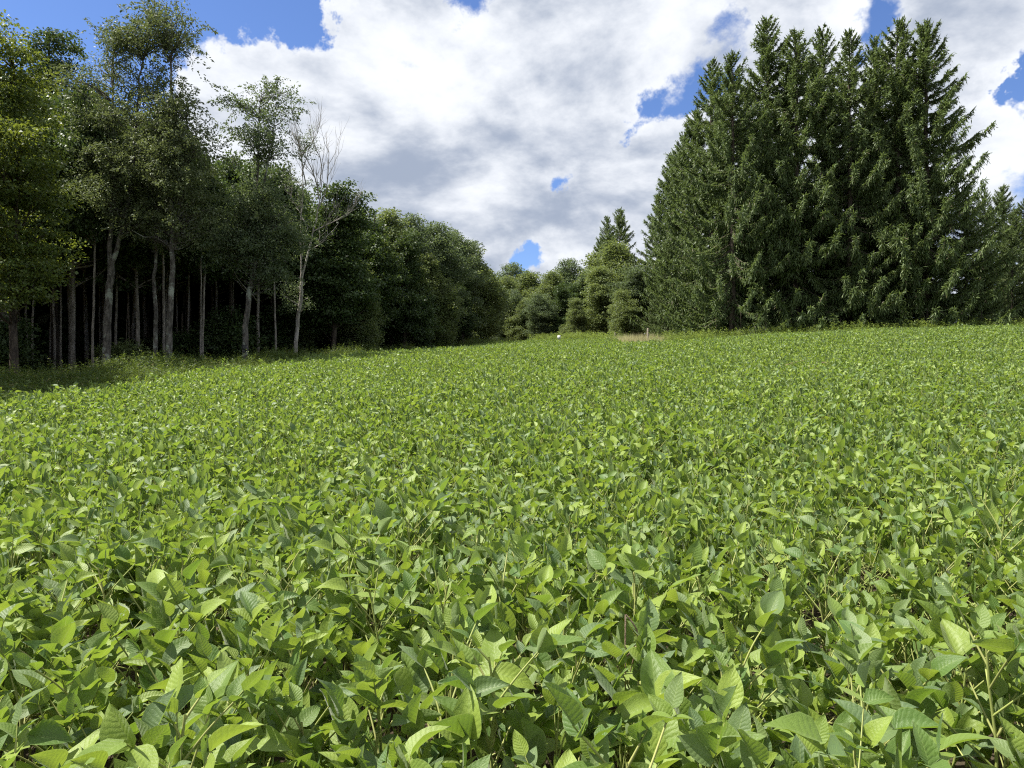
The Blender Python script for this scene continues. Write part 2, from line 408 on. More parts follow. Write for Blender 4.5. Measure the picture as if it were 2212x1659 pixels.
def broadleaf(seed, stems, blobs, mat, bark, n_cl, per, leaf=(0.09, 0.055), cl_r=0.42, flat=0.5, limbs=0.5, droop=0.1, extra=None, limb_r=0.035, spray=0.0):
    """stems: [(points, r0, r1)], blobs: crown ellipsoids. Returns (trunk mesh, crown mesh)."""
    rg = np.random.default_rng(seed)
    ta = Acc(); sp = []; sr = []
    for k, (p, r0, r1) in enumerate(stems):
        q = stem_points(p, 5, seed + k); rr = np.linspace(0, 1, len(q)) ** 0.8 * (r1 - r0) + r0
        if k == 0: rr[0] *= 1.35; rr[1] *= 1.1
        tube(ta, q, rr, 8); sp.append(q); sr.append(rr)
    S = np.concatenate(sp)
    cc = cluster_centres(rg, blobs, n_cl)
    for c in cc[rg.random(len(cc)) < limbs]:
        h = np.linalg.norm(S[:, :2] - c[:2], axis=1)
        cost = np.linalg.norm(S - c, axis=1) + np.where(S[:, 2] > c[2] - 0.35 * h, 6.0, 0)
        s = S[np.argmin(cost)]
        mid = (s + c) / 2 + np.array([0, 0, 0.08 * np.linalg.norm(c - s)]) + rg.normal(0, 0.12, 3)
        t = np.linspace(0, 1, 6)[:, None]
        q = (1 - t) ** 2 * s + 2 * t * (1 - t) * mid + t * t * c
        q[1:-1] += rg.normal(0, 0.05, (4, 3))
        r0 = limb_r * min(1.6, 0.4 + 0.3 * np.linalg.norm(c - s))
        tube(ta, q, np.linspace(r0, 0.008, 6), 4)
    if extra is not None: extra(ta, rg)
    ca = Acc()
    k = len(cc); size = rg.uniform(0.55, 1.5, k)
    cnt = np.maximum(8, (per * size ** 2 * rg.uniform(0.6, 1.2, k)).astype(int))
    idx = np.repeat(np.arange(k), cnt); n = len(idx)
    off = unit(rg.normal(size=(n, 3))) * (rg.random(n) ** .45)[:, None] * np.array([1, 1, flat]) * (cl_r * size[idx])[:, None] * 1.15
    if spray:
        S0 = S[np.argmin(np.linalg.norm(S[None] - cc[:, None], axis=2), axis=1)]
        ax = unit((cc - S0) * np.array([1, 1, .35]) + rg.normal(0, .35, (k, 3)) + np.array([0, 0, .35]))
        tt = rg.random(n); ln = spray * size[idx]
        off = ax[idx] * ((tt - .25) * ln)[:, None] + rg.normal(size=(n, 3)) * (cl_r * .30 * (1.15 - tt))[:, None]
        off[:, 2] -= (tt ** 2) * ln * .30
    # sprays sag a little towards their rim
    off[:, 2] -= droop * np.linalg.norm(off[:, :2], axis=1)
    base = cc[idx] + off
    tilt = unit(rg.normal(size=(k, 3)) * 0.35 + np.array([0, 0, 1.0]))
    nr = unit(tilt[idx] + rg.normal(0, 0.75, (n, 3)))
    d = unit(np.concatenate([off[:, :2] * 1.2, np.zeros((n, 1))], 1) + rg.normal(0, 0.5, (n, 3)) + np.array([0, 0, -0.25]))
    L = leaf[0] * rg.uniform(0.65, 1.3, n); W = leaf[1] * rg.uniform(0.7, 1.25, n)
    leaves(ca, base, d, nr, L, W)
    return ta.mesh('trunk', bark), ca.mesh('crown', mat, smooth=False)


def tree_obj(name, meshes, loc, rz=0.0, scale=1.0, label=None, cat='tree', group=None):
    e = obj(name, None, None, loc, rz, scale); e.empty_display_size = 0.5
    tag(e, label, cat, group)
    t = obj('trunk', meshes[0], e)
    if meshes[1] is not None:
        c = obj('crown', meshes[1], e); c['kind'] = 'stuff'
    return e


def px_stem(points, d):
    """picture points (1024 px) at depth d -> points relative to the first one's ground point"""
    x0, y0, z0 = at(points[0][0], d)
    return [((p[0] - 512) / F * d - x0, (p[2] if len(p) > 2 else 0.0), EYE + (384 - p[1]) * d / F - z0) for p in points]


V = 1024 / 2212.0


def vs(points, d):
    q = px_stem([(p[0] * V, p[1] * V) + tuple(p[2:]) for p in points], d)
    q[0] = (q[0][0], q[0][1], -0.15)
    return q


def vblob(origin_vx, d, vx, vy, rx, rz, ry=None, dy=0.0, w=None):
    """crown ellipsoid centred at view point (vx, vy); radii in view px"""
    x0, y0, z0 = at(origin_vx * V, d)
    k = d / F * V
    b = [(vx * V - 512) / F * d - x0, dy, EYE + (384 - vy * V) * d / F - z0, rx * k, (ry if ry else rx * 0.85) * k, rz * k]
    if w: b.append(w)
    return tuple(b)


def auto_blobs(seed, stems, zlo, n, reach, rad, top=1.0):
    rg = np.random.default_rng(seed); out = []
    pts = [np.asarray(p, float) for p, _, _ in stems]
    for k in range(n):
        p = pts[rg.integers(0, len(pts))]
        hi = p[-1, 2] + .9
        if hi < zlo + .5: p = pts[int(np.argmax([q[-1, 2] for q in pts]))]; hi = p[-1, 2] + .9
        z = zlo + (hi - zlo) * ((k + rg.random()) / n)
        c = np.array([np.interp(z, p[:, 2], p[:, 0]), np.interp(z, p[:, 2], p[:, 1])]); u = (z - zlo) / (hi - zlo + .01)
        taper = 1.0 - .45 * u ** 4
        a = rg.uniform(0, 6.28); q = reach * taper * rg.uniform(.1, 1.1); r = rad * rg.uniform(.55, 1.4)
        out.append((c[0] + math.cos(a) * q, c[1] + math.sin(a) * q * .8, z + rg.uniform(-.1, .3), r, r, r * rg.uniform(.6, .95)))
    return out


def left_trees():
    # A: maple at the very left, bright sunlit sprays
    d = 25
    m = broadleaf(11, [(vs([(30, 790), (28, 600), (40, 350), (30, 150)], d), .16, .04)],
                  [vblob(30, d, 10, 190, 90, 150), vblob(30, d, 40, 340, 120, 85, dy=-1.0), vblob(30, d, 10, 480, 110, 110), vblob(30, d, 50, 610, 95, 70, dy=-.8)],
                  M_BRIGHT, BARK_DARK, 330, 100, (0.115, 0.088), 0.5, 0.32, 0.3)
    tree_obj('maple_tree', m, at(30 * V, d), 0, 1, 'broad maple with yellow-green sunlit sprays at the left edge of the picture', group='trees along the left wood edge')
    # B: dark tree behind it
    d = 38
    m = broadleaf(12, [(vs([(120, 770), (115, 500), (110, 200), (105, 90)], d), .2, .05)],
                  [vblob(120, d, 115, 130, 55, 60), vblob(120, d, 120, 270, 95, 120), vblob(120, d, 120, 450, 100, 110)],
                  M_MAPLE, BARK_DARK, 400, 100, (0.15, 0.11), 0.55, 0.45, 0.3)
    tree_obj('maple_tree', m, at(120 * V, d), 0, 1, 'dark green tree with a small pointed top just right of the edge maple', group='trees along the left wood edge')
    # C: tall forked cherry
    d = 30
    st = [(vs([(226, 785), (231, 700), (238, 600), (240, 560)], d), .185, .13), (vs([(226, 785), (238, 590), (240, 450), (243, 330), (238, 190, .2), (240, 60, .2)], d)[1:], .11, .025),
                       (vs([(226, 785), (240, 585), (262, 500), (284, 400), (292, 300), (300, 180), (310, 120)], d)[1:], .10, .025)]
    m = broadleaf(13, st,
                  auto_blobs(13, st, 6.4, 26, 1.25, 0.75),
                  M_OLIVE, BARK, 620, 40, (0.12, 0.06), 0.5, 0.6, 0.5, 0.1, spray=1.15)
    tree_obj('cherry_tree', m, at(226 * V, d), 0, 1, 'tall tree with grey lichened trunk forked low into a straight and a leaning stem', group='trees along the left wood edge')
    # D: slim trunk
    d = 30.5
    st = [(vs([(335, 785), (336, 700), (333, 600), (342, 480), (346, 330), (340, 180)], d), .115, .03)]
    m = broadleaf(14, st,
                  auto_blobs(14, st, 6.0, 12, 1.0, 0.6),
                  M_OLIVE, BARK, 240, 40, (0.12, 0.06), 0.5, 0.6, 0.5, 0.1, spray=1.0)
    tree_obj('cherry_tree', m, at(335 * V, d), 0, 1, 'slim grey trunk standing close left of the pale spotted straight trunk', group='trees along the left wood edge')
    # E: tall straight trunk with a side fork
    d = 29.5
    st = [(vs([(362, 785), (367, 680), (373, 560), (371, 440), (375, 320), (368, 180), (372, 60)], d), .155, .03),
                       (vs([(362, 785), (377, 540), (388, 470), (390, 380), (402, 260)], d)[1:], .07, .02)]
    m = broadleaf(15, st,
                  auto_blobs(15, st, 6.0, 28, 1.3, 0.78),
                  M_OLIVE, BARK, 680, 40, (0.12, 0.06), 0.5, 0.6, 0.5, 0.1, spray=1.15)
    tree_obj('cherry_tree', m, at(362 * V, d), 0, 1, 'tall pale spotted straight trunk with a thin side stem and airy crown', group='trees along the left wood edge')
    # F: curved trunk, pointed silvery crown
    d = 31.5
    st = [(vs([(526, 778), (531, 700), (538, 640), (550, 570), (548, 540)], d), .14, .10),
                       (vs([(526, 778), (548, 545), (545, 470), (556, 380), (560, 280), (562, 220)], d)[1:], .085, .02), (vs([(526, 778), (552, 550), (562, 440), (580, 340), (590, 290)], d)[1:], .08, .02)]
    m = broadleaf(16, st,
                  auto_blobs(16, st, 4.6, 26, 1.2, 0.75),
                  M_SILVER, BARK, 860, 44, (0.12, 0.06), 0.5, 0.7, 0.5, 0.1, spray=1.1)
    tree_obj('cherry_tree', m, at(526 * V, d), 0, 1, 'tree with a curving pale trunk and pointed silvery crown right of the trunk pair', group='trees along the left wood edge')
    # small grey boards nailed low on that trunk
    x, y, z = at(528 * V, d); bx = obj('trunk_box', None, None, (x + .05, y - .24, z + 1.25))
    tag(bx, 'small grey wooden box nailed low on the curving pale trunk', 'box')
    for nm, c, s in (('front_board', (0, .04, .08), (.08, .04, .09)), ('lid', (.01, .03, .185), (.1, .06, .012)), ('side_board', (.115, .06, 0.02), (.03, .03, .11)), ('bottom_board', (-.01, .05, -.07), (.055, .03, .05))):
        a = Acc(); q = np.array([[i, j, k] for i in (-1, 1) for j in (-1, 1) for k in (-1, 1)], float) * np.array(s) + np.array(c)
        a.add(q, [[0, 1, 3, 2], [4, 6, 7, 5], [0, 4, 5, 1], [2, 3, 7, 6], [0, 2, 6, 4], [1, 5, 7, 3]])
        obj(nm, a.mesh(nm, GREYBOX, False), bx)

    # G: dying tree, bare twigs
    d = 35.0
    def bare(ta, rg):
        def twig(p, dr, L, r, depth):
            n = 5; pts = [p]; v = dr.copy()
            for i in range(n):
                v = unit(v + rg.normal(0, .13, 3) + np.array([0, 0, .06])); pts.append(pts[-1] + v * L / n)
            pts = np.array(pts); tube(ta, pts, np.linspace(r, r * .35, n + 1), 5 if depth else 4)
            if depth > 0:
                for k in range(rg.integers(5, 9)):
                    i = rg.integers(1, n + 1)
                    s = unit(v * .9 + rg.normal(0, .42, 3) * np.array([1, .7, .7]) + np.array([0, 0, .25]))
                    twig(pts[i], s, L * rg.uniform(.4, .65), r * .42, depth - 1)
        for q, dr, L, r in ((vs([(640, 755), (665, 400)], d)[1], (-.1, 0, 1), 2.3, .035), (vs([(640, 755), (662, 480)], d)[1], (-.35, .2, 1), 2.4, .03), (vs([(640, 755), (692, 430)], d)[1], (.05, 0, 1), 2.6, .04),
                            (vs([(640, 755), (690, 450)], d)[1], (.5, -.1, .85), 2.8, .035), (vs([(640, 755), (680, 500)], d)[1], (.85, .1, .5), 2.6, .03), (vs([(640, 755), (672, 540)], d)[1], (1, .2, .35), 2.0, .025),
                            (vs([(640, 755), (656, 380)], d)[1], (.25, .1, 1), 2.2, .03), (vs([(640, 755), (695, 400)], d)[1], (-.25, .2, 1), 2.4, .03)):
            twig(np.array(q), unit(np.array(dr, float)), L, r, 2)
    m = broadleaf(17, [(vs([(636, 765), (643, 700), (650, 640), (653, 590)], d), .11, .08), (vs([(636, 765), (652, 600), (648, 500), (655, 400), (652, 340)], d)[1:], .05, .012),
                       (vs([(636, 765), (653, 595), (672, 520), (690, 440), (700, 350)], d)[1:], .06, .012), (vs([(636, 765), (651, 560), (660, 510), (665, 490)], d)[1:], .04, .02)],
                  [vblob(636, d, 668, 300, 25, 30), vblob(636, d, 640, 400, 30, 45), vblob(636, d, 640, 640, 35, 35)],
                  M_SILVER, BARK_DEAD, 55, 40, (0.085, 0.045), 0.30, 0.6, 0.4, 0.2, extra=bare)
    tree_obj('dying_tree', m, at(636 * V, d), 0, 1, 'dying tree with pale forked trunk and bare twigs against the clouds', group='trees along the left wood edge')
    # H: round maple right of it
    d = 42
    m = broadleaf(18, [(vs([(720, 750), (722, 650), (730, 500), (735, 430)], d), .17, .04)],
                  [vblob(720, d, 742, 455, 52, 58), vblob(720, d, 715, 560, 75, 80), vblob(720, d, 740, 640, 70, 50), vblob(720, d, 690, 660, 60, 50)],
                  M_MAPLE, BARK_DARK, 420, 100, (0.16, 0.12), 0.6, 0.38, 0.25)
    tree_obj('maple_tree', m, at(720 * V, d), 0, 1, 'dark round-topped maple directly right of the dying tree', group='trees along the left wood edge')


def generic_trees():
    """shared shapes for the treeline and the depth of the wood; unit height 12 m"""
    out = {}
    def mk(key, seed, mat, bark, low, spread, n, per, leaf, cl, flat, top=12.0, r0=.16):
        rg = np.random.default_rng(seed)
        lean = rg.normal(0, .25, 2)
        st = [([(0, 0, -.2), (lean[0] * .3, lean[1] * .3, 4), (lean[0], lean[1], 8), (lean[0] * 1.2, lean[1] * 1.2, top - .8)], r0, .03)]
        bl = []
        h = top - low
        for k in range(13):
            u = (k + rg.uniform(.1, .9)) / 13; rr = spread * (0.40 + 0.62 * math.sin(math.pi * min(1, u * .85 + .12))) * rg.uniform(.6, 1.1)
            a = rg.uniform(0, 6.28); q = spread * .62 * (1 - u * .72) * rg.uniform(.5, 1.2)
            bl.append((math.cos(a) * q, math.sin(a) * q, low + h * (u * .86 + .05), rr * .72, rr * .72, min(h * .15, rr * .75)))
        out[key] = broadleaf(seed, st, bl, mat, bark, n, per, leaf, cl, flat, .3)
    mk('edge1', 31, M_FAR, BARK_DARK, 1.0, 2.9, 520, 62, (.18, .12), .42, .85)
    mk('edge2', 32, M_MAPLE, BARK_DARK, 1.3, 2.7, 500, 62, (.18, .13), .42, .7)
    mk('edge3', 33, M_SILVER, BARK_DARK, 1.8, 2.5, 360, 80, (.17, .11), .5, .6)
    mk('wood1', 34, M_MAPLE, BARK_SLIM, 5.0, 2.6, 250, 64, (.19, .145), .6, .4, r0=.12)
    mk('wood2', 35, M_MAPLE, BARK_SLIM, 6.0, 2.3, 220, 64, (.19, .145), .6, .45, r0=.10)
    mk('wood3', 36, M_MAPLE, BARK_SLIM, 4.2, 2.5, 240, 64, (.18, .14), .55, .35, r0=.11)
    mk('bush1', 37, M_MAPLE, BARK_DARK, .3, 2.6, 120, 70, (.22, .16), 0.9, .4, top=5.0, r0=.06)
    mk('bush2', 38, M_FAR, BARK_DARK, .2, 2.4, 110, 60, (.20, .14), 0.8, .5, top=4.0, r0=.05)
    return out


def wood():
    T = generic_trees()
    rg = np.random.default_rng(5)
    # treeline from the dying tree to the far end (view x, view y of top, depth)
    line = [(800, 450, 47, 'edge2', 'broad dark tree next right of the round-topped maple'), (845, 442, 52, 'edge1', 'mid-green tree second right of the round-topped maple'),
            (890, 445, 57, 'edge3', 'silvery tree with a thin tuft rising at its top in the left treeline'), (875, 490, 50, 'edge2', 'rounded brownish-green tree low in front of the silvery treeline crowns'),
            (945, 465, 60, 'edge3', 'greyish tree in the middle of the sloping left treeline'), (985, 480, 66, 'edge3', 'silvery tree near the lower end of the left treeline'),
            (1020, 515, 72, 'edge1', 'tree at the lower end of the left treeline, last but one'), (1048, 565, 80, 'edge2', 'small dark tree ending the left treeline'),
            (930, 540, 55, 'edge1', 'low leafy tree at the foot of the left treeline'), (1000, 590, 64, 'edge2', 'low dark tree at the foot of the treeline end'), (780, 560, 44, 'edge1', 'leafy young tree at the foot of the round-topped maple')]
    for vx, vy, d, k, lab in line:
        h = height_for(vx * V, vy * V, d); s = h / 12.0
        tree_obj('woodland_tree', T[k], at(vx * V, d), rg.uniform(0, 6.28), (s * rg.uniform(.95, 1.25),) * 2 + (s,), lab, group='trees of the left treeline')
    # trees closing the far end of the field
    far = [(1085, 590, 92, 'edge1', 'leftmost of the far trees closing the end of the field'), (1112, 555, 104, 'edge3', 'pale loose-crowned tree rising behind the far end of the field'),
           (1150, 580, 94, 'edge1', 'mid-green far tree in the dip below the small blue gap'), (1185, 578, 90, 'edge1', 'rounded light green far tree above the white marker'),
           (1232, 545, 98, 'edge3', 'far tree with an upright pointed tuft left of the far spruces'), (1262, 580, 88, 'edge2', 'dark far tree below the pointed tuft'),
           (1215, 610, 84, 'edge2', 'low far tree in front of the far end trees'), (1130, 640, 86, 'edge1', 'low light green far tree at the end of the treeline'),
           (1335, 510, 84, 'edge1', 'tall olive broadleaf tree in front of the far spruces'), (1300, 570, 80, 'edge1', 'olive broadleaf tree left of the leaning post'),
           (1100, 615, 88, 'edge3', 'greyish far tree low at the left of the far end'), (1168, 625, 83, 'edge3', 'low greyish far tree straight above the white marker'), (1245, 640, 78, 'edge1', 'low light green far tree left of the leaning post'),
           (1290, 535, 92, 'edge1', 'light green far tree at the left foot of the far spruces'), (1345, 620, 70, 'edge1', 'bushy olive tree low behind the upright post'),
           (1370, 560, 74, 'edge3', 'olive broadleaf tree squeezed against the spruce row')]
    for vx, vy, d, k, lab in far:
        h = height_for(vx * V, vy * V, d); s = h / 12.0
        tree_obj('far_tree', T[k], at(vx * V, d), rg.uniform(0, 6.28), (s * rg.uniform(1.15, 1.45),) * 2 + (s,), lab, group='trees at the far end of the field')
    # depth of the wood: slim trunks, crowns high up, kept below the outline of the photograph
    op = [-400, 0, 60, 100, 150, 192, 205, 225, 236, 285, 300, 345, 375, 470, 490, 505]
    oy = [10, 60, 62, 75, 85, 100, 150, 152, 130, 150, 198, 200, 215, 228, 255, 275]
    pts = []
    tries = 0
    while len(pts) < 135 and tries < 6000:
        tries += 1
        y = rg.uniform(10, 74); x = rg.uniform(-48, -6)
        px = 512 + x / y * F
        edge = np.interp(y, [20, 30, 40, 50, 62, 80], [-18.0, -17.5, -14.5, -10.5, -5, -1])
        if 21.5 < y < 28 and x > -30: continue
        if x > edge or px < -330 or px > 490: continue
        if any((x - a) ** 2 + (y - b) ** 2 < 2.2 ** 2 for a, b in pts): continue
        pts.append((x, y))
        oyy = np.interp(px, op, oy)
        h = (16.0 if px < -25 else min(EYE + (384 - oyy) * y / F - gz(x, y) - 0.4, 17.5)) * rg.uniform(.88, 1.0)
        k = ('wood1', 'wood2', 'wood3')[rg.integers(0, 3)]
        s = h / 12.0
        tree_obj('forest_tree', T[k], (x, y, gz(x, y)), rg.uniform(0, 6.28), (s * .95,) * 2 + (s,),
                 'slim tree standing in the dark depth of the left wood', group='slim trees in the depth of the left wood')
    for i in range(5):
        x, y = -19.0 + rg.uniform(-.8, .5), 11.0 + i * 2.0
        tree_obj('forest_tree', T[('wood1', 'wood2', 'wood3')[i % 3]], (x, y, gz(x, y)), rg.uniform(0, 6.28), (1.3, 1.3, 1.25), 'slim tree standing in the dark depth of the left wood', group='slim trees in the depth of the left wood')
    for i in range(34):
        px = rg.uniform(15, 300); y = rg.uniform(30, 42); x = (px - 512) / F * y
        if x > np.interp(y, [30, 40, 50], [-16.5, -12.5, -9]) - .4: continue
        h = min(EYE + (384 - np.interp(px, op, oy)) * y / F - gz(x, y) - .6, 14.0); q = rg.uniform(.5, .75)
        tree_obj('forest_tree', T['wood2'], (x, y, gz(x, y)), rg.uniform(0, 6.28), (q, q, h / 12.0), 'slim tree standing in the dark depth of the left wood', group='slim trees in the depth of the left wood')
    # undergrowth along and inside the wood
    for i in range(58):
        y = rg.uniform(22, 72); edge = np.interp(y, [20, 30, 40, 50, 62, 80], [-17.5, -16.5, -12.5, -9.5, -4, 0])
        x = edge - abs(rg.normal(0, 1)) * 5 - (1.5 if i % 3 else 6)
        px = 512 + x / y * F
        if px < -60: continue
        s = rg.uniform(.35, .8)
        tree_obj('understory_shrub', T['bush1'] if i % 2 else T['bush2'], (x, y, gz(x, y)), rg.uniform(0, 6.28), s,
                 'leafy dark shrub growing under the trees of the left wood', 'shrub', 'shrubs under the left wood')
    for i in range(12):
        x = 13.0 + i * 1.75 + rg.uniform(-.5, .5); y = 45.9 + rg.uniform(0, 1.2)
        tree_obj('verge_shrub', T['bush2'], (x, y, gz(x, y)), rg.uniform(0, 6.28), rg.uniform(.2, .36), 'small green shrub in the grass at the foot of the front spruces', 'shrub', 'small shrubs at the foot of the spruces')
    # the far mass of the wood behind, one dark backdrop of leaves
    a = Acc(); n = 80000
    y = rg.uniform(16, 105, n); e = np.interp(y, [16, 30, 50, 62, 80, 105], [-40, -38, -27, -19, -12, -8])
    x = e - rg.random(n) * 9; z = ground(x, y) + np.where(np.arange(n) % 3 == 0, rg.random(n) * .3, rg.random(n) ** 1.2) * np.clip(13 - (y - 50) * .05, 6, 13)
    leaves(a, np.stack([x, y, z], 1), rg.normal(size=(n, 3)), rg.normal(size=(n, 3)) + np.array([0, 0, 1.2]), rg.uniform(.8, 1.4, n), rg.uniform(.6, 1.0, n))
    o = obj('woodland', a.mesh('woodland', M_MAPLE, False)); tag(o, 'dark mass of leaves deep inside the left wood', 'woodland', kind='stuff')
    return T


# ------------------------------------------------------------------ spruces
def spruce(seed, H=22.0, Rb=4.2, low=0.25, step=0.095, dens=1.0):
    rg = np.random.default_rng(seed)
    ta = Acc()
    tr = stem_points([(0, 0, -.2), (.05, 0, H * .4), (0, .05, H * .8), (0, 0, H)], 6, seed, .02)
    tube(ta, tr, np.linspace(.26, .015, len(tr)), 7)
    B = []; D = []; N = []; L = []; W = []
    z = low
    while z < H - .15:
        u = z / H
        prof = min(1.0, 1.10 * (1 - u) ** 0.72) * (0.86 + 0.14 * min(1, u / .12))
        big = rg.random() < .16
        ln = max(.22, Rb * prof * rg.uniform(.62, 1.0) * (1.18 if big else 1))
        az = rg.uniform(0, 6.283)
        h = np.array([math.cos(az), math.sin(az), 0])
        rise = np.interp(u, [0, .3, .6, .85, 1], [-.10, -.02, .25, .7, 1.5]) + rg.normal(0, .06)
        sag = np.interp(u, [0, .4, .8, 1], [.42, .36, .16, 0]) * rg.uniform(.7, 1.25)
        nseg = 9; t = np.linspace(0, 1, nseg)
        zc = z + ln * (rise * t - sag * np.sin(math.pi * t * .82) * .75 + .16 * t ** 3)
        bend = rg.normal(0, .10) * ln
        sd = np.array([-h[1], h[0], 0])
        P = h[None] * (t * ln)[:, None] + sd[None] * (bend * t ** 2)[:, None]; P[:, 2] = zc
        P[:, :2] += np.array([np.interp(z, tr[:, 2], tr[:, 0]), np.interp(z, tr[:, 2], tr[:, 1])])
        tube(ta, P, np.linspace(.045 * min(1, ln / 3) + .008, .005, nseg), 4)
        # hanging and side branchlets
        m = int(ln * 80 * dens) + 10
        tt = rg.random(m) ** .72 * .97 + .03
        bp = np.stack([np.interp(tt, t, P[:, k]) for k in range(3)], 1)
        tg = unit(np.stack([np.interp(tt, t, np.gradient(P[:, k])) for k in range(3)], 1))
        kind = rg.random(m)
        s = np.where(rg.random(m) < .5, -1.0, 1.0)[:, None] * sd[None]
        side = kind < .46; hang = (kind >= .46) & (kind < .86)
        low_f = np.interp(u, [0, .5, .9, 1], [1, .9, .45, .2])
        dd = np.where(side[:, None], tg * .75 + s * .8 + np.array([0, 0, -.18 * low_f]) + rg.normal(0, .2, (m, 3)),
             np.where(hang[:, None], np.array([0, 0, -1.0]) * low_f + tg * (.25 + .6 * (1 - low_f)) + s * .28 + rg.normal(0, .16, (m, 3)),
                      tg + np.array([0, 0, .30]) + rg.normal(0, .3, (m, 3))))
        ll = np.where(side, .30, np.where(hang, .40 * (.5 + .5 * low_f), .18)) * rg.uniform(.55, 1.4, m) * min(1.0, .45 + ln * .3)
        # side branchlets carry their own hanging tips
        B.append(bp); D.append(dd); N.append(rg.normal(size=(m, 3)) + tg * .2 + np.array([0, 0, .5])); L.append(ll); W.append(np.where(hang, .065, .072) * rg.uniform(.7, 1.3, m))
        m2 = int(m * .55); i2 = rg.integers(0, m, m2)
        b2 = bp[i2] + unit(dd[i2]) * (ll[i2] * rg.uniform(.35, .95, m2))[:, None]
        d2 = dd[i2] * .4 + rg.normal(0, .35, (m2, 3)) + np.array([0, 0, -.75 * low_f])
        B.append(b2); D.append(d2); N.append(rg.normal(size=(m2, 3))); L.append(ll[i2] * rg.uniform(.45, .8, m2)); W.append(rg.uniform(.04, .07, m2))
        # main tip
        B.append(P[-3:]); D.append(tg[:3] * 0 + (P[-1] - P[-2])[None]); N.append(rg.normal(size=(3, 3))); L.append(np.full(3, .3)); W.append(np.full(3, .07))
        z += step * rg.uniform(.5, 1.5) * (1.0 if u < .75 else .75)
    # leader
    k = 26; zt = rg.uniform(H - 1.1, H, k); a = rg.uniform(0, 6.28, k)
    B.append(np.stack([zt * 0, zt * 0, zt], 1)); D.append(np.stack([np.cos(a), np.sin(a), np.full(k, 1.5)], 1)); N.append(rg.normal(size=(k, 3))); L.append(rg.uniform(.18, .4, k)); W.append(np.full(k, .05))
    ca = Acc(); B, D, N, L, W = (np.concatenate(q) for q in (B, D, N, L, W))
    leaves(ca, B, D, N, L, W, .35)
    return ta.mesh('trunk', BARK_DARK), ca.mesh('crown', M_SPRUCE, False)


def spruces():
    S = [spruce(51, 22, 4.8), spruce(52, 22, 5.2), spruce(53, 22, 4.4), spruce(54, 22, 5.6, dens=1.2)]
    rg = np.random.default_rng(9)
    near = [(732, 56, 49.0, 1), (767, 19, 51.5, 0), (796, 34, 50.0, 1), (823, 30, 52.5, 2), (850, 33, 49.0, 0), (875, 38, 51.5, 2), (897, 23, 49.5, 1), (926, 25, 48.5, 3)]
    ordn = ['first', 'second', 'third', 'fourth', 'fifth', 'sixth', 'seventh', 'eighth']
    for i, (px, py, d, k) in enumerate(near):
        s = height_for(px, py, d) / 22.0
        lab = '%s spruce from the left in the front row of the tall stand at right' % ordn[i]
        if i == 1: lab = 'spruce with the tallest narrow spire, left part of the tall stand at right'
        if i == 7: lab = 'rightmost front spruce with long drooping branches standing free against the sky'
        tree_obj('spruce_tree', S[k], at(px, d), rg.uniform(0, 6.28), (s * rg.uniform(.95, 1.1),) * 2 + (s,), lab, 'spruce', 'spruces of the stand at right')
    flank = [(712, 62, 54, 2, 'dense spruce at the left corner of the stand, twin top'), (696, 110, 60, 1, 'nearest spruce of the row running back from the left corner'),
             (685, 133, 66, 0, 'second spruce of the row running back from the left corner'), (672, 155, 73, 2, 'third spruce of the row running back from the left corner'),
             (659, 195, 82, 1, 'last spruce of the receding row before the far pair'), (668, 245, 58, 1, 'low spruce filling the foot of the receding row'),
             (607, 217, 101, 0, 'left one of the two far dark spruces behind the broadleaf trees'), (620, 209, 99, 1, 'right one of the two far dark spruces behind the broadleaf trees'), (600, 240, 104, 2, 'small far spruce at the left foot of the dark pair')]
    for px, py, d, k, lab in flank:
        s = height_for(px, py, d) / 22.0
        tree_obj('spruce_tree', S[k], at(px, d), rg.uniform(0, 6.28), (s * rg.uniform(1.0, 1.15),) * 2 + (s,), lab, 'spruce', 'spruces of the stand at right')
    px, py, d = 966, 205, 49.0; s = height_for(px, py, d) / 22.0
    tree_obj('spruce_tree', S[3], at(px, d), 1.0, (s * 1.25,) * 2 + (s,), 'shorter bushy spruce at the right foot of the free-standing one', 'spruce', 'spruces of the stand at right')
    back = [(1003, 186, 66, 1), (1024, 200, 62, 1), (1046, 185, 66, 2), (985, 190, 64, 2), (1012, 215, 58, 3)]
    for px, py, d, k in back:
        s = height_for(px, py, d) / 22.0
        tree_obj('spruce_tree', S[k], at(px, d), rg.uniform(0, 6.28), (s * 1.1,) * 2 + (s,), 'dark distant spruce at the right edge behind the free-standing one', 'spruce', 'distant spruces at the right edge')
    for px, d, h, k in ((745, 57, 20, 0), (785, 60, 21, 1), (830, 58, 20, 2), (870, 60, 21, 1), (905, 57, 20, 0), (720, 66, 20, 1)):
        tree_obj('spruce_tree', S[k], at(px, d), rg.uniform(0, 6.28), h / 22, 'spruce of the second row, standing close behind the front spruces', 'spruce', 'inner spruces of the stand at right')


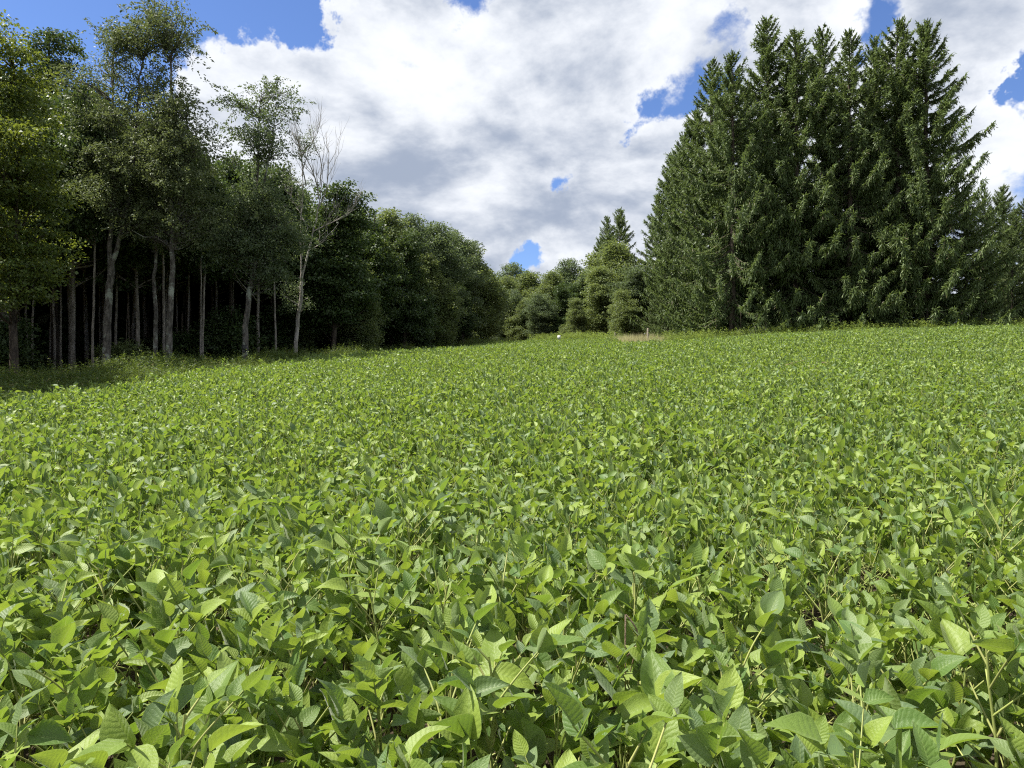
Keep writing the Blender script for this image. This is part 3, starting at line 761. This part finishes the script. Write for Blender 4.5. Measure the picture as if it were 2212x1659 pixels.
# ------------------------------------------------------------------ soybeans
def leaflet_grid(rg, nv, nu, fold, curl, wave, twist):
    """unit leaflet along +Y, upper side +Z"""
    t = np.linspace(0, 1, nv + 1); u = np.linspace(-1, 1, nu + 1)
    w = (np.clip(t, 0, 1) ** .52) * (1 - t) ** .95; w = w / w.max() * .29
    w[0] = .015; w[-1] = .004
    T, U = np.meshgrid(t, u, indexing='ij')
    X = U * w[:, None]
    ph = rg.uniform(0, 6.28)
    Z = np.abs(X) * fold - curl * (T ** 2) * .5 + wave * np.sin(T * 9 + ph + np.sign(U) * 1.2) * np.abs(U) ** 1.5
    Y = T - np.abs(U) * .03
    a = twist * T
    X2 = X * np.cos(a) - Z * np.sin(a) * .6; Z2 = Z * np.cos(a) + X * np.sin(a)
    v = np.stack([X2, Y, Z2], -1).reshape(-1, 3)
    i = np.arange(nv)[:, None] * (nu + 1); j = np.arange(nu)[None]
    f = np.stack([i + j, i + j + 1, i + nu + 2 + j, i + nu + 1 + j], -1).reshape(-1, 4)
    uv = np.stack([U * .5 + .5, T], -1).reshape(-1, 2)
    return v, f, uv


def frame(d, up_roll, rg):
    """rotation whose Y is the midrib and Z the upper side"""
    d = d / np.linalg.norm(d)
    up = np.array([0, 0, 1.0]); n = up - d * d[2]
    if np.linalg.norm(n) < .15: n = np.array([-d[0], -d[1], .2])
    n = n / np.linalg.norm(n); s = np.cross(d, n)
    n2 = n * math.cos(up_roll) + s * math.sin(up_roll); s = np.cross(d, n2)
    return np.stack([s, d, n2], 1)


class SoyPlan:
    """pose of one plant: stem polyline, leaves (petiole polyline, leaflets)"""
    def __init__(s, seed):
        rg = np.random.default_rng(seed); s.rg = rg
        H = rg.uniform(.58, .74)
        ln = rg.normal(0, .05, 2)
        s.stem = stem_points([(0, 0, -.02), (ln[0] * .3, ln[1] * .3, H * .35), (ln[0] * .8, ln[1] * .8, H * .7), (ln[0], ln[1], H)], 2, seed, .006)
        s.leaves = []
        n = rg.integers(12, 16); az = rg.uniform(0, 6.28)
        for k in range(n):
            u = .30 + .70 * (k + rg.uniform(.2, .8)) / n
            az += math.pi + rg.normal(0, .5)
            p0 = np.array([np.interp(u * H, s.stem[:, 2], s.stem[:, q]) for q in range(3)])
            young = u > .93
            pl = (.05 if young else np.interp(u, [.3, .6, .9], [.24, .21, .13])) * rg.uniform(.8, 1.2)
            el = R(np.interp(u, [.3, .6, .9], [38, 48, 58]) + rg.normal(0, 9))
            h = np.array([math.cos(az), math.sin(az), 0])
            e1 = p0 + pl * (h * math.cos(el) + np.array([0, 0, math.sin(el)]))
            mid = (p0 + e1) / 2 + np.array([0, 0, .12 * pl]) * rg.uniform(-.3, 1)
            size = (.055 if young else np.interp(u, [.3, .6, .9], [.094, .104, .082])) * rg.uniform(.66, 1.22)
            ups = rg.normal(40, 19) if rg.random() < .65 else rg.normal(68, 9)
            lf = []
            for which, da in ((0, 0), (1, 1), (2, -1)):
                a2 = az + da * R(rg.normal(78, 14)) + rg.normal(0, .15)
                e2 = R(np.clip(ups + rg.normal(0, 18) + (12 if which == 0 else 0) + (18 if young else 0), -35, 88))
                d = np.array([math.cos(a2) * math.cos(e2), math.sin(a2) * math.cos(e2), math.sin(e2)])
                b = e1 + (np.array([h[0] * math.cos(el), h[1] * math.cos(el), math.sin(el)]) * .028 if which == 0 else 0)
                lf.append((b, frame(d, rg.normal(0, .55), rg), size * (1.08 if which == 0 else .95) * rg.uniform(.92, 1.08), int(rg.integers(0, 10))))
            s.leaves.append((np.array([p0, mid, e1]), lf))


def holes(k, nv, nu, v, f, uv):
    """two of the leaflets are eaten by insects"""
    if nv < 6: return v, f, uv
    gone = {3: [2 * nu + 1], 7: [3 * nu + 2, 4 * nu + 0]}.get(k, [])
    return v, np.delete(f, gone, 0), uv


def soy_leaflets(nv, nu, seed=3):
    out = []
    for k in range(10):
        rg = np.random.default_rng(seed + k)
        out.append(holes(k, nv, nu, *leaflet_grid(rg, nv, nu, rg.uniform(.15, 1.1), rg.uniform(-.2, .6), rg.uniform(.0, .035), rg.normal(0, .32))))
    return out


def in_field(x, y):
    left = np.interp(y, [-5, 8, 14, 22, 30, 40, 50, 62], [-11.2, -10.8, -10.2, -9.7, -8.8, -7.2, -5.0, -1.0])
    far = np.interp(x, [-12, -1, 4, 6.8, 8.0, 9.9, 12, 15, 36, 60], [64, 64, 62, 56, 47, 46, 45.5, 45.0, 44.0, 44])
    return (x > left + .25 * np.sin(y * 2.1) + .2 * np.sin(y * 5.3)) & (y < far + .5 * np.sin(x * 1.3) + .35 * np.sin(x * 3.7))


def dead_patch(x, y):
    """bare places in the stand"""
    d1 = np.hypot((x - .55) / .16, (y - 2.55) / .2); d2 = np.hypot((x - 1.15) / .2, (y - 2.35) / .12)
    d3 = np.hypot((x - 8.0) / 1.0, (y - 19.0) / .5)
    return (d1 < 1) | (d2 < 1) | (d3 < 1)


def soybeans():
    rg = np.random.default_rng(21)
    # jittered grid of plants over everything in view
    sp = .192
    gx, gy = np.meshgrid(np.arange(-16, 48, sp), np.arange(.6, 66, sp))
    x = gx.ravel() + rg.uniform(-.09, .09, gx.size); y = gy.ravel() + rg.uniform(-.09, .09, gx.size)
    ok = in_field(x, y) & (np.abs(x) < y * .76 + 1.1) & ~dead_patch(x, y) & (np.hypot(x, y) > .95) & (rg.random(len(x)) > .04)
    x, y = x[ok], y[ok]
    h = rg.normal(1.0, .085, len(x)) * np.interp(np.sin(x * .9) * np.cos(y * .7 + 1), [-1, 1], [.94, 1.06])
    # the 300 that show largest
    seen = (np.abs(x) < y * .745 + .12) & (y > 1.42)
    order = np.argsort(np.where(seen, y, 1e9))
    near = order[:300]
    plans = [SoyPlan(100 + k) for k in range(14)]
    lets = soy_leaflets(7, 4)
    lm = []
    for v, f, uv in lets:
        a = Acc(); a.add(v, f, uv); lm.append(a.mesh('leaflet', SOY))
    pods = []
    def stem_mesh(pl, sides):
        a = Acc(); n = len(pl.stem); tube(a, pl.stem, np.linspace(.0056, .0028, n), sides)
        r2 = np.random.default_rng(n)
        for k in range(6):                              # young pods and flower stubs at the nodes
            i = r2.integers(1, n - 2); b = pl.stem[i]; dd = unit(r2.normal(size=3) * np.array([1, 1, .4]) * .6 + np.array([0, 0, .9]))
            tube(a, [b, b + dd * .012, b + dd * .026, b + dd * .036], [.001, .0035, .0035, .0008], 4)
        return a.mesh('stem', STEM)
    stems = [stem_mesh(p, 6) for p in plans]
    pets = []; tris = []
    for p in plans:
        row = []; tr = []
        for pt, lf in p.leaves:
            q = stem_points(pt, 3, 1, .0); a = Acc(); tube(a, q, np.linspace(.0030, .0020, len(q)), 5)
            tube(a, [pt[2], lf[0][0]], [.0015, .0013], 4)
            row.append(a.mesh('petiole', STEM))
            b = Acc(); b.uv = [np.zeros((0, 2))]
            for ba, M, sz, k in lf:
                v, f, uv = lets[k]; b.add(v * sz @ M.T + ba, f, uv)
            b2 = b.mesh('leaf', SOY)
            tr.append(join_meshes(b2, row[-1]))
        pets.append(row); tris.append(tr)
    for rank, i in enumerate(near):
        k = int(rg.integers(0, len(plans))); s = float(h[i])
        e = obj('soybean_plant', None, None, (x[i], y[i], gz(x[i], y[i])), rg.uniform(0, 6.28), s); e.empty_display_size = .1
        e.rotation_euler[0] = rg.normal(0, .07); e.rotation_euler[1] = rg.normal(0, .07)
        tag(e, 'mid-green leafy soybean plant among the nearest plants of the crop', 'soybean', 'soybean plants in the foreground')
        obj('stem', stems[k], e)
        for j, (pt, lf) in enumerate(plans[k].leaves):
            if rank < 110:
                pe = obj('leaf', pets[k][j], e)
                for ba, M, sz, q in lf:
                    o = obj('leaflet', lm[q], pe)
                    o.matrix_local = Matrix.LocRotScale(Vector(ba), Matrix(M.tolist()).to_quaternion(), Vector((sz, sz, sz)))
            else:
                obj('leaf', tris[k][j], e)
    # everything else: one crop
    rest = np.setdiff1d(np.arange(len(x)), near)
    lo = soy_leaflets(4, 2, 3); var = []
    for p in plans[:10]:
        b = Acc(); b.uv = [np.zeros((0, 2))]
        for pt, lf in p.leaves:
            for ba, M, sz, q in lf:
                v, f, uv = lo[q]; b.add(v * sz @ M.T + ba, f, uv)
        m = b.mesh('soybean_variant', SOY)
        n0 = len(m.polygons)
        a = Acc(); tube(a, p.stem, np.linspace(.0056, .0028, len(p.stem)), 4)
        for pt, lf in p.leaves: tube(a, pt, [.0024, .002, .0016], 3)
        ms = a.mesh('soybean_variant_stem', STEM)
        var.append(join_meshes(m, ms))
    n = len(rest)
    pts = np.stack([x[rest], y[rest], ground(x[rest], y[rest])], 1)
    rot = np.stack([rg.normal(0, .08, n), rg.normal(0, .08, n), rg.uniform(0, 6.28, n)], 1)
    scatter('soybean_crop', pts, rot, h[rest], rg.integers(0, len(var), n), var, 'dense green soybean crop covering the whole sloping field behind the nearest plants', 'soybean crop')
    print('soy plants', len(x), 'near depth', y[near].max())


def join_meshes(m1, m2):
    """two meshes with different materials in one"""
    import bmesh
    bm = bmesh.new(); bm.from_mesh(m1); n = len(bm.faces); bm.from_mesh(m2)
    bm.faces.ensure_lookup_table()
    for f in bm.faces[n:]: f.material_index = 1
    bm.to_mesh(m1); bm.free(); m1.materials.append(m2.materials[0])
    return m1


def hero_plants():
    """the few plants whose raised leaves stand out singly at the bottom of the photograph"""
    lets = soy_leaflets(7, 4)
    def P(px, py, d): return np.array([(px - 512) / F * d, d, EYE + (384 - py) * d / F])
    specs = [('pale yellow-green soybean plant with a raised folded leaf at the bottom centre', (470, 742), 1.72, [((436, 692), .06, 1, .2), ((466, 684), .03, 4, -.7), ((430, 715), -.05, 2, .9)], (476, 790)),
             ('bright soybean plant with one upright and two spread leaflets right of bottom centre', (657, 704), 2.0, [((651, 646), .10, 1, .1), ((705, 677), -.04, 6, .3), ((611, 716), -.06, 2, -.3)], (655, 760)),
             ('soybean plant with a broad leaf slanting up left below the dead stalk', (618, 706), 1.93, [((586, 662), .05, 0, .2), ((590, 708), -.04, 5, .6), ((640, 690), -.05, 3, -.4)], (628, 762)),
             ('tall soybean plant with leaves spread wide near the bottom right corner', (893, 729), 1.75, [((868, 700), .08, 1, .4), ((945, 727), -.03, 6, .3), ((862, 744), -.05, 2, -.2)], (884, 790))]
    rg = np.random.default_rng(4)
    for lab, ap, d, tips, foot in specs:
        A = P(ap[0], ap[1], d); B = P(foot[0], foot[1], d); B[2] = gz(B[0], d)
        e = obj('soybean_plant', None, None, B); tag(e, lab, 'soybean', 'soybean plants in the foreground')
        top = np.array([(B[0] * .6 + A[0] * .4), d + .03, B[2] + .55])
        q = stem_points(np.array([B - [0, 0, .03], (B + top) / 2 + [.01, 0, 0], top]) - B, 3, 2, .003); a = Acc(); tube(a, q, np.linspace(.005, .003, len(q)), 6); obj('stem', a.mesh('stem', STEM), e)
        q = stem_points(np.array([top, (top + A) / 2 + [0, 0, .01], A]) - B, 3, 2, 0); a = Acc(); tube(a, q, np.linspace(.0028, .002, len(q)), 5); lf = obj('leaf', a.mesh('petiole', STEM), e)
        for (tp, dz, k, roll) in tips:
            T = P(tp[0], tp[1], d + dz); v = T - A; L = float(np.linalg.norm(v))
            M = frame(v, roll, rg); v0, f0, uv0 = lets[k]; a = Acc(); a.add(v0, f0, uv0)
            o = obj('leaflet', a.mesh('leaflet', SOY), lf)
            o.matrix_local = Matrix.LocRotScale(Vector(A - B), Matrix(M.tolist()).to_quaternion(), Vector((L * 1.05, L, L)))


# ------------------------------------------------------------------ weeds and grass
def weed_variant(seed, H, n_stem, mat, leafy=True, spread=.28, wid=.018):
    rg = np.random.default_rng(seed); B = []; D = []; N = []; L = []; W = []
    for k in range(n_stem):
        b = np.array([rg.normal(0, spread), rg.normal(0, spread), 0]); d = unit(np.array([rg.normal(0, .18), rg.normal(0, .18), 1.0])); h = H * rg.uniform(.6, 1.1)
        B.append(b[None]); D.append(d[None]); N.append(rg.normal(size=(1, 3))); L.append(np.array([h])); W.append(np.array([wid]))
        if leafy:
            m = 26; t = rg.uniform(.2, 1, m); a = rg.uniform(0, 6.28, m)
            B.append(b + d * (t * h)[:, None]); D.append(np.stack([np.cos(a), np.sin(a), rg.uniform(-.1, .9, m)], 1)); N.append(np.tile([0, 0, 1.0], (m, 1)) + rg.normal(0, .3, (m, 3)))
            L.append(rg.uniform(.06, .14, m)); W.append(rg.uniform(.016, .032, m))
    a = Acc(); leaves(a, *(np.concatenate(q) for q in (B, D, N)), np.concatenate(L), np.concatenate(W))
    return a.mesh('weed_variant', mat, False)


def ground_cover():
    rg = np.random.default_rng(77)
    wv = [weed_variant(200 + k, 1.3, 13, M_WEED) for k in range(5)]
    # tall weeds between crop and left wood
    x = rg.uniform(-26, 0, 60000); y = rg.uniform(8, 70, 60000)
    left = np.interp(y, [-5, 8, 14, 22, 30, 40, 50, 62, 70], [-11.2, -10.8, -10.2, -9.7, -8.8, -7.2, -5.0, -1.0, 1])
    wid = np.interp(y, [8, 20, 30, 40, 60], [9, 8, 7, 4, 2.5])
    ok = (x < left - .15) & (x > left - wid) & (np.abs(x) < y * .78 + 1) & (rg.random(60000) < np.interp(y, [8, 30, 70], [.55, .45, .35]))
    x, y = x[ok], y[ok]; n = len(x)
    s = rg.uniform(.5, 1.0, n) * np.interp(np.sin(x * 1.1 + 2) * np.sin(y * .6), [-1, 1], [.7, 1.15])
    pts = np.stack([x, y, ground(x, y)], 1); rot = np.stack([rg.normal(0, .12, n), rg.normal(0, .12, n), rg.uniform(0, 6.28, n)], 1)
    scatter('tall_weeds', pts, rot, s, rg.integers(0, 5, n), wv, 'strip of tall green weeds between the crop and the left wood', 'weeds')
    # verge along the spruces
    gv = [weed_variant(300 + k, .75, 26, M_GRASS, False, .22, .012) for k in range(3)] + [weed_variant(310 + k, .8, 9, M_GRASS, True, .25) for k in range(2)]
    x = rg.uniform(2, 42, 40000); y = rg.uniform(42, 66, 40000)
    far = np.interp(x, [-12, -1, 4, 6.8, 8.0, 9.9, 12, 15, 36, 60], [64, 64, 62, 56, 47, 46, 45.5, 45.0, 44.0, 44])
    dry = np.hypot((x - 8.6) / 2.3, (y - 49.5) / 3.2) < 1
    ok = (y > far + .1) & (y < far + np.interp(x, [2, 10, 15, 42], [8, 6, 3.2, 3.5])) & ~dry & (rg.random(40000) < .8)
    xx, yy = x[ok], y[ok]; n = len(xx)
    scatter('verge_grass', np.stack([xx, yy, ground(xx, yy)], 1), np.stack([rg.normal(0, .1, n), rg.normal(0, .1, n), rg.uniform(0, 6.28, n)], 1),
            rg.uniform(.7, 1.75, n), rg.integers(0, 5, n), gv, 'light green grass and weeds at the foot of the spruces', 'grass')
    dv = [weed_variant(400 + k, .9, 30, M_DRY, False, .2, .012) for k in range(3)]
    xx, yy = x[dry & (y > far)], y[dry & (y > far)]; n = len(xx)
    scatter('dry_grass', np.stack([xx, yy, ground(xx, yy)], 1), np.stack([rg.normal(0, .15, n), rg.normal(0, .15, n), rg.uniform(0, 6.28, n)], 1),
            rg.uniform(.7, 1.3, n), rg.integers(0, 3, n), dv, 'patch of straw-coloured dry grass around the two posts', 'grass')


# ------------------------------------------------------------------ small things
def post(name, px, top, d, lean, r, label, mat, cat='post'):
    x, y, z = at(px, d); h = EYE + (384 - top) * d / F - z
    a = Acc(); t = np.linspace(0, 1, 6); rg = np.random.default_rng(int(px))
    p = np.stack([lean * t * h + rg.normal(0, .01, 6), t * 0, t * h - .3 * (1 - t)], 1)
    tube(a, p, r * np.array([1.1, 1.0, 1.02, .95, .97, .9]), 8)
    e = obj(name, a.mesh(name, mat)); e.location = (x, y, z); tag(e, label, cat)
    c = Acc(); tube(c, [p[-1], p[-1] + np.array([0, 0, .012]), p[-1] + np.array([0, 0, .03])], [r * .9, r * .8, .004], 8); obj('post_top', c.mesh('post_top', mat), e)
    return e, h


def small_things():
    post('wooden_post', 648, 328.5, 49.5, .0, .075, 'upright weathered wooden post at the corner of the crop before the spruces', WOOD)
    post('wooden_post', 616, 333, 54.0, -.07, .06, 'leaning shorter wooden post left of the upright one in dry grass', WOOD)
    e, h = post('marker_stake', 559, 336, 60.5, .0, .03, 'thin stake with a small white tag at the far end of the crop', WOOD, 'stake')
    a = Acc(); q = np.array([[i, j, k] for i in (-1, 1) for j in (-1, 1) for k in (-1, 1)], float) * np.array((.13, .015, .16)) + np.array((0, -.05, h - .12))
    a.add(q, [[0, 1, 3, 2], [4, 6, 7, 5], [0, 4, 5, 1], [2, 3, 7, 6], [0, 2, 6, 4], [1, 5, 7, 3]])
    obj('white_tag', a.mesh('white_tag', WHITE, False), e)
    # folded dead weed stalk in the foreground
    d = 2.25
    def P(px, py, dy=0.0): return np.array([(px - 512) / F * (d + dy), d + dy, EYE + (384 - py) * (d + dy) / F])
    base = Vector((P(640, 671)[0], d, gz(P(640, 671)[0], d)))
    e = obj('dead_stalk', None, None, base); tag(e, 'brown dead weed stalk bent over in the foreground crop', 'stalk')
    def part(nm, pts, r0, r1):
        a = Acc(); q = np.array(pts) - np.array(base); tube(a, stem_points(q, 2, 1, .0005), np.linspace(r0, r1, (len(pts) - 1) * 2 + 1), 6); obj(nm, a.mesh(nm, STALK), e)
    b0 = np.array([base[0] + .01, d, base[2] - .03])
    part('main_stem', [b0, P(641, 680), P(640, 671), P(637.5, 645)], .0055, .0045)
    part('bent_tip', [P(637.5, 645), P(638.6, 633), P(633.5, 623), P(625.6, 614.5)], .0035, .0028)
    part('hanging_end', [P(625.6, 614.5), P(625.2, 635, -.01), P(625.4, 690, -.02)], .0028, .0024)
    part('side_twig', [P(637, 646), P(628, 655, -.01), P(616.5, 667, -.02)], .0030, .0018)
    part('side_twig', [P(637, 648), P(633, 660, .02), P(630, 672, .03)], .0026, .0016)
    # flattened brown stalks further out in the crop
    rg = np.random.default_rng(8); x0, y0 = 8.0, 19.0
    e = obj('fallen_stalks', None, None, (x0, y0, gz(x0, y0))); tag(e, 'flattened tangle of brown stalks lying in the middle distance of the crop', 'stalks')
    for k in range(16):
        p = np.array([rg.uniform(-1.0, 1.0), rg.uniform(-.4, .4), rg.uniform(.55, .8)]); dr = unit(np.array([rg.normal(.8, .5), rg.normal(0, .4), rg.normal(.12, .2)]))
        a = Acc(); tube(a, [p - dr * .35, p, p + dr * .35 + np.array([0, 0, -.05])], [.012, .012, .006], 5); obj('stalk', a.mesh('stalk', STALK), e)


left_trees()
wood()
spruces()
ground_cover()
soybeans()
hero_plants()
small_things()
bpy.context.view_layer.update()
